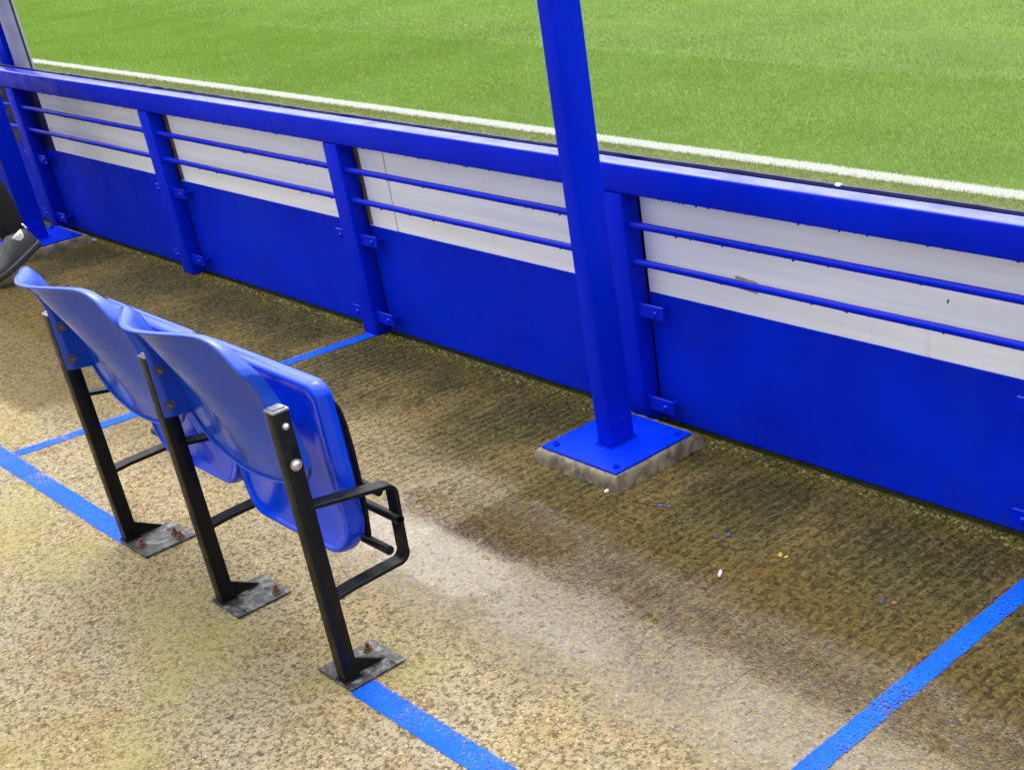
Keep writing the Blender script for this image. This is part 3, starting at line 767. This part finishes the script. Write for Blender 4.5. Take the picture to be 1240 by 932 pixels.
# ------------------------------------------------------------------ small litter and moss
def scrap(name,loc,size,mat,label,cat,seed,flat=.25):
    rr=random.Random(seed); m=MB(); n=9
    ang=[2*PI*k/n for k in range(n)]
    base=[(size[0]*math.cos(a)*rr.uniform(.7,1.1),size[1]*math.sin(a)*rr.uniform(.7,1.1)) for a in ang]
    bm=m.bm
    b=[bm.verts.new((x,y,0.0012+rr.uniform(0,.001))) for x,y in base]; c=[bm.verts.new((x*.8,y*.8,max(size)*flat*rr.uniform(.4,1.)+.002)) for x,y in base]; t=bm.verts.new((0,0,max(size)*flat*1.1+.002))
    for k in range(n):
        bm.faces.new((b[k],b[(k+1)%n],c[(k+1)%n],c[k])); bm.faces.new((c[k],c[(k+1)%n],t))
    bm.faces.new(b[::-1])
    o=m.build(name,mat,smooth=None); o.location=loc; o.rotation_euler=(0,0,rr.uniform(0,6)); return tag(o,label,cat)
scrap('paper_scrap',(-1.852,1.84,0),(.017,.006),M['paper'],'small white paper scrap lying on the brown wet floor right of the blue post','scrap',3)
scrap('paper_scrap',(-6.47,2.33,0),(.05,.014),M['paper'],'white paper scrap at the foot of the barrier beside the far left post','scrap',12)
scrap('petal',(-1.79,1.99,0),(.012,.006),M['yellow'],'bright yellow petal on the floor, the larger of two','petal',4)
scrap('petal',(-1.772,1.99,0),(.006,.005),M['yellow'],'bright yellow petal fragment, the smaller of two on the floor','petal',5)
scrap('pebble',(-2.392,1.975,0),(.009,.007),M['stone'],'white pebble at the front corner of the concrete pad','pebble',6,.7)
scrap('paint_chip',(-2.2136,2.0032,0),(.008,.005),M['bluechip'],'blue paint chip on the floor nearest the concrete pad','chip',7)
scrap('paint_chip',(-2.19,2.012,0),(.007,.004),M['bluechip'],'second blue paint chip from the concrete pad','chip',8)
scrap('paint_chip',(-1.96,1.99,0),(.008,.004),M['bluechip'],'blue paint chip close to a crumpled dark wrapper','chip',9)
scrap('wrapper_fragment',(-1.985,1.965,0),(.011,.006),M['silver'],'small crumpled dark wrapper on the wet floor','wrapper',10)
scrap('wrapper_fragment',(-1.47,1.965,0),(.013,.008),M['silver'],'dark scrap on the floor beside a red fragment near the right blue line','wrapper',13)
scrap('red_fragment',(-1.445,1.975,0),(.009,.007),M['red'],'dull red fragment beside the dark scrap near the right hand blue line','fragment',14)
scrap('red_fragment',(-1.36,2.245,0),(.008,.007),M['red'],'pinkish red fragment near the barrier at the right','fragment',15)

# moss and silt crumbs along the barrier foot: one uncountable thing
m=MB(); bm=m.bm
for _ in range(3200):
    x=random.uniform(-8.5,1.5); y=2.378-abs(random.gauss(0,.022)); r=random.uniform(.0015,.0055)*(1 if random.random()<.93 else 1.8)
    if -2.76<x<-2.36 or any(px-.004<x<px+WB+.004 for px in postx): 
        continue
    vs=[bm.verts.new((x+r*random.uniform(.6,1.4)*math.cos(a),y+r*random.uniform(.6,1.2)*math.sin(a),0)) for a in (0,1.26,2.5,3.77,5.)]
    t=bm.verts.new((x,y,r*random.uniform(.5,1.)))
    for k in range(5): bm.faces.new((vs[k],vs[(k+1)%5],t))
tag(m.build('moss',M['moss'],smooth=None),kind='stuff')

# ------------------------------------------------------------------ grass blades (uncountable)
def blades(name, xy, h, w, chalk):
    n=len(xy); ang=rng.uniform(0,2*PI,n); lean=rng.normal(0,.6,n)*h; la=rng.uniform(0,2*PI,n)
    dx=np.cos(ang)*w/2; dy=np.sin(ang)*w/2
    V=np.empty((n,3,3),np.float32)
    z0=-.013
    V[:,0]=np.c_[xy[:,0]-dx,xy[:,1]-dy,np.full(n,z0)]
    V[:,1]=np.c_[xy[:,0]+dx,xy[:,1]+dy,np.full(n,z0)]
    V[:,2]=np.c_[xy[:,0]+lean*np.cos(la),xy[:,1]+lean*np.sin(la),z0+h]
    me=bpy.data.meshes.new(name)
    me.vertices.add(3*n); me.vertices.foreach_set('co',V.ravel())
    me.loops.add(3*n); me.loops.foreach_set('vertex_index',np.arange(3*n,dtype=np.int32))
    me.polygons.add(n); me.polygons.foreach_set('loop_start',np.arange(0,3*n,3,dtype=np.int32))
    me.update(calc_edges=True)
    r=np.repeat(np.clip(rng.normal(.5,.25,n),0,1),3).astype(np.float32)
    a=me.attributes.new('rnd','FLOAT','POINT'); a.data.foreach_set('value',r)
    a=me.attributes.new('chalk','FLOAT','POINT'); a.data.foreach_set('value',np.repeat(chalk,3).astype(np.float32))
    me.materials.append(M['blade'])
    return tag(link(bpy.data.objects.new(name,me)),kind='stuff')
def sample(n, ymin, ymax, x0, x1):
    """x range widens to the left with distance"""
    y=rng.uniform(ymin,ymax,n); x=rng.uniform(0,1,n)
    return np.c_[x0(y)+(x1(y)-x0(y))*x,y]
L0=lambda y:-2.9*y-2.5; L1=lambda y:-.22*y+.3
A=np.concatenate([sample(150000,2.45,4.7,L0,L1),sample(330000,4.7,7.0,L0,L1),sample(260000,7.0,11.,L0,L1),sample(120000,11.,17.,L0,L1)])
yy=A[:,1]; d=np.hypot(A[:,0],yy)
chalk=((yy>4.876+rng.normal(0,.006,len(yy)))&(yy<4.972+rng.normal(0,.006,len(yy)))&(rng.uniform(0,1,len(yy))<.97))
k=np.clip(d/7,.8,3.2)
h=rng.uniform(.012,.021,len(yy))*np.where(yy<4.8,.75,1.)*(.75+.25*k); w=rng.uniform(.0035,.006,len(yy))*k
blades('grass',A[~chalk],h[~chalk],w[~chalk],np.zeros((~chalk).sum()))
Bx=sample(95000,4.872,4.974,L0,L1); hb=rng.uniform(.011,.018,len(Bx)); kb=np.clip(np.hypot(Bx[:,0],Bx[:,1])/7,.8,3)
blades('touchline',np.concatenate([A[chalk],Bx]),np.concatenate([h[chalk],hb]),np.concatenate([w[chalk],rng.uniform(.004,.006,len(Bx))*kb]),np.ones(chalk.sum()+len(Bx)))

# ------------------------------------------------------------------ camera
yaw,pit,rol=0.80226268,-0.51379051,-0.09999501
F,CX,CY=1556.49,620+228.41,466+174.91
fw=Vector((-math.sin(yaw)*math.cos(pit),math.cos(yaw)*math.cos(pit),math.sin(pit))); rt=Vector((math.cos(yaw),math.sin(yaw),0)); up=rt.cross(fw)
r2=math.cos(rol)*rt+math.sin(rol)*up; u2=-math.sin(rol)*rt+math.cos(rol)*up
cam=bpy.data.cameras.new('camera'); co=bpy.data.objects.new('camera',cam); link(co)
Mx=Matrix((r2,u2,-fw)).transposed().to_4x4(); Mx.translation=(0,0,1.6); co.matrix_world=Mx
cam.sensor_fit='HORIZONTAL'; cam.sensor_width=36; cam.lens=F/1240*36
cam.shift_x=-(CX-620)/1240; cam.shift_y=(CY-466)/1240
cam.clip_end=600; cam.clip_start=.05
scene.camera=co

# ------------------------------------------------------------------ light: bright overcast
w=bpy.data.worlds.new('World'); scene.world=w; w.use_nodes=True
n=w.node_tree.nodes; l=w.node_tree.links; bg=n['Background']
sky=n.new('ShaderNodeTexSky'); sky.sky_type='NISHITA'; sky.sun_disc=False
EL,AZ=math.radians(76),math.radians(-33)
sky.sun_elevation=EL; sky.sun_rotation=AZ; sky.dust_density=5; sky.air_density=1.2; sky.ozone_density=1
hs_=n.new('ShaderNodeHueSaturation'); hs_.inputs['Saturation'].default_value=.3
l.new(sky.outputs[0],hs_.inputs['Color']); l.new(hs_.outputs[0],bg.inputs[0]); bg.inputs[1].default_value=.15
sl=bpy.data.lights.new('sun','SUN'); sl.energy=1.4; sl.angle=math.radians(108); sl.color=(1,.97,.92)
so=bpy.data.objects.new('sun',sl); link(so)
dirv=Vector((math.sin(AZ)*math.cos(EL),math.cos(AZ)*math.cos(EL),math.sin(EL)))
so.rotation_euler=dirv.to_track_quat('Z','Y').to_euler()
scene.view_settings.view_transform='Standard'; scene.view_settings.look='None'; scene.view_settings.gamma=1; scene.view_settings.use_curve_mapping=False
scene.view_settings.exposure=1.55
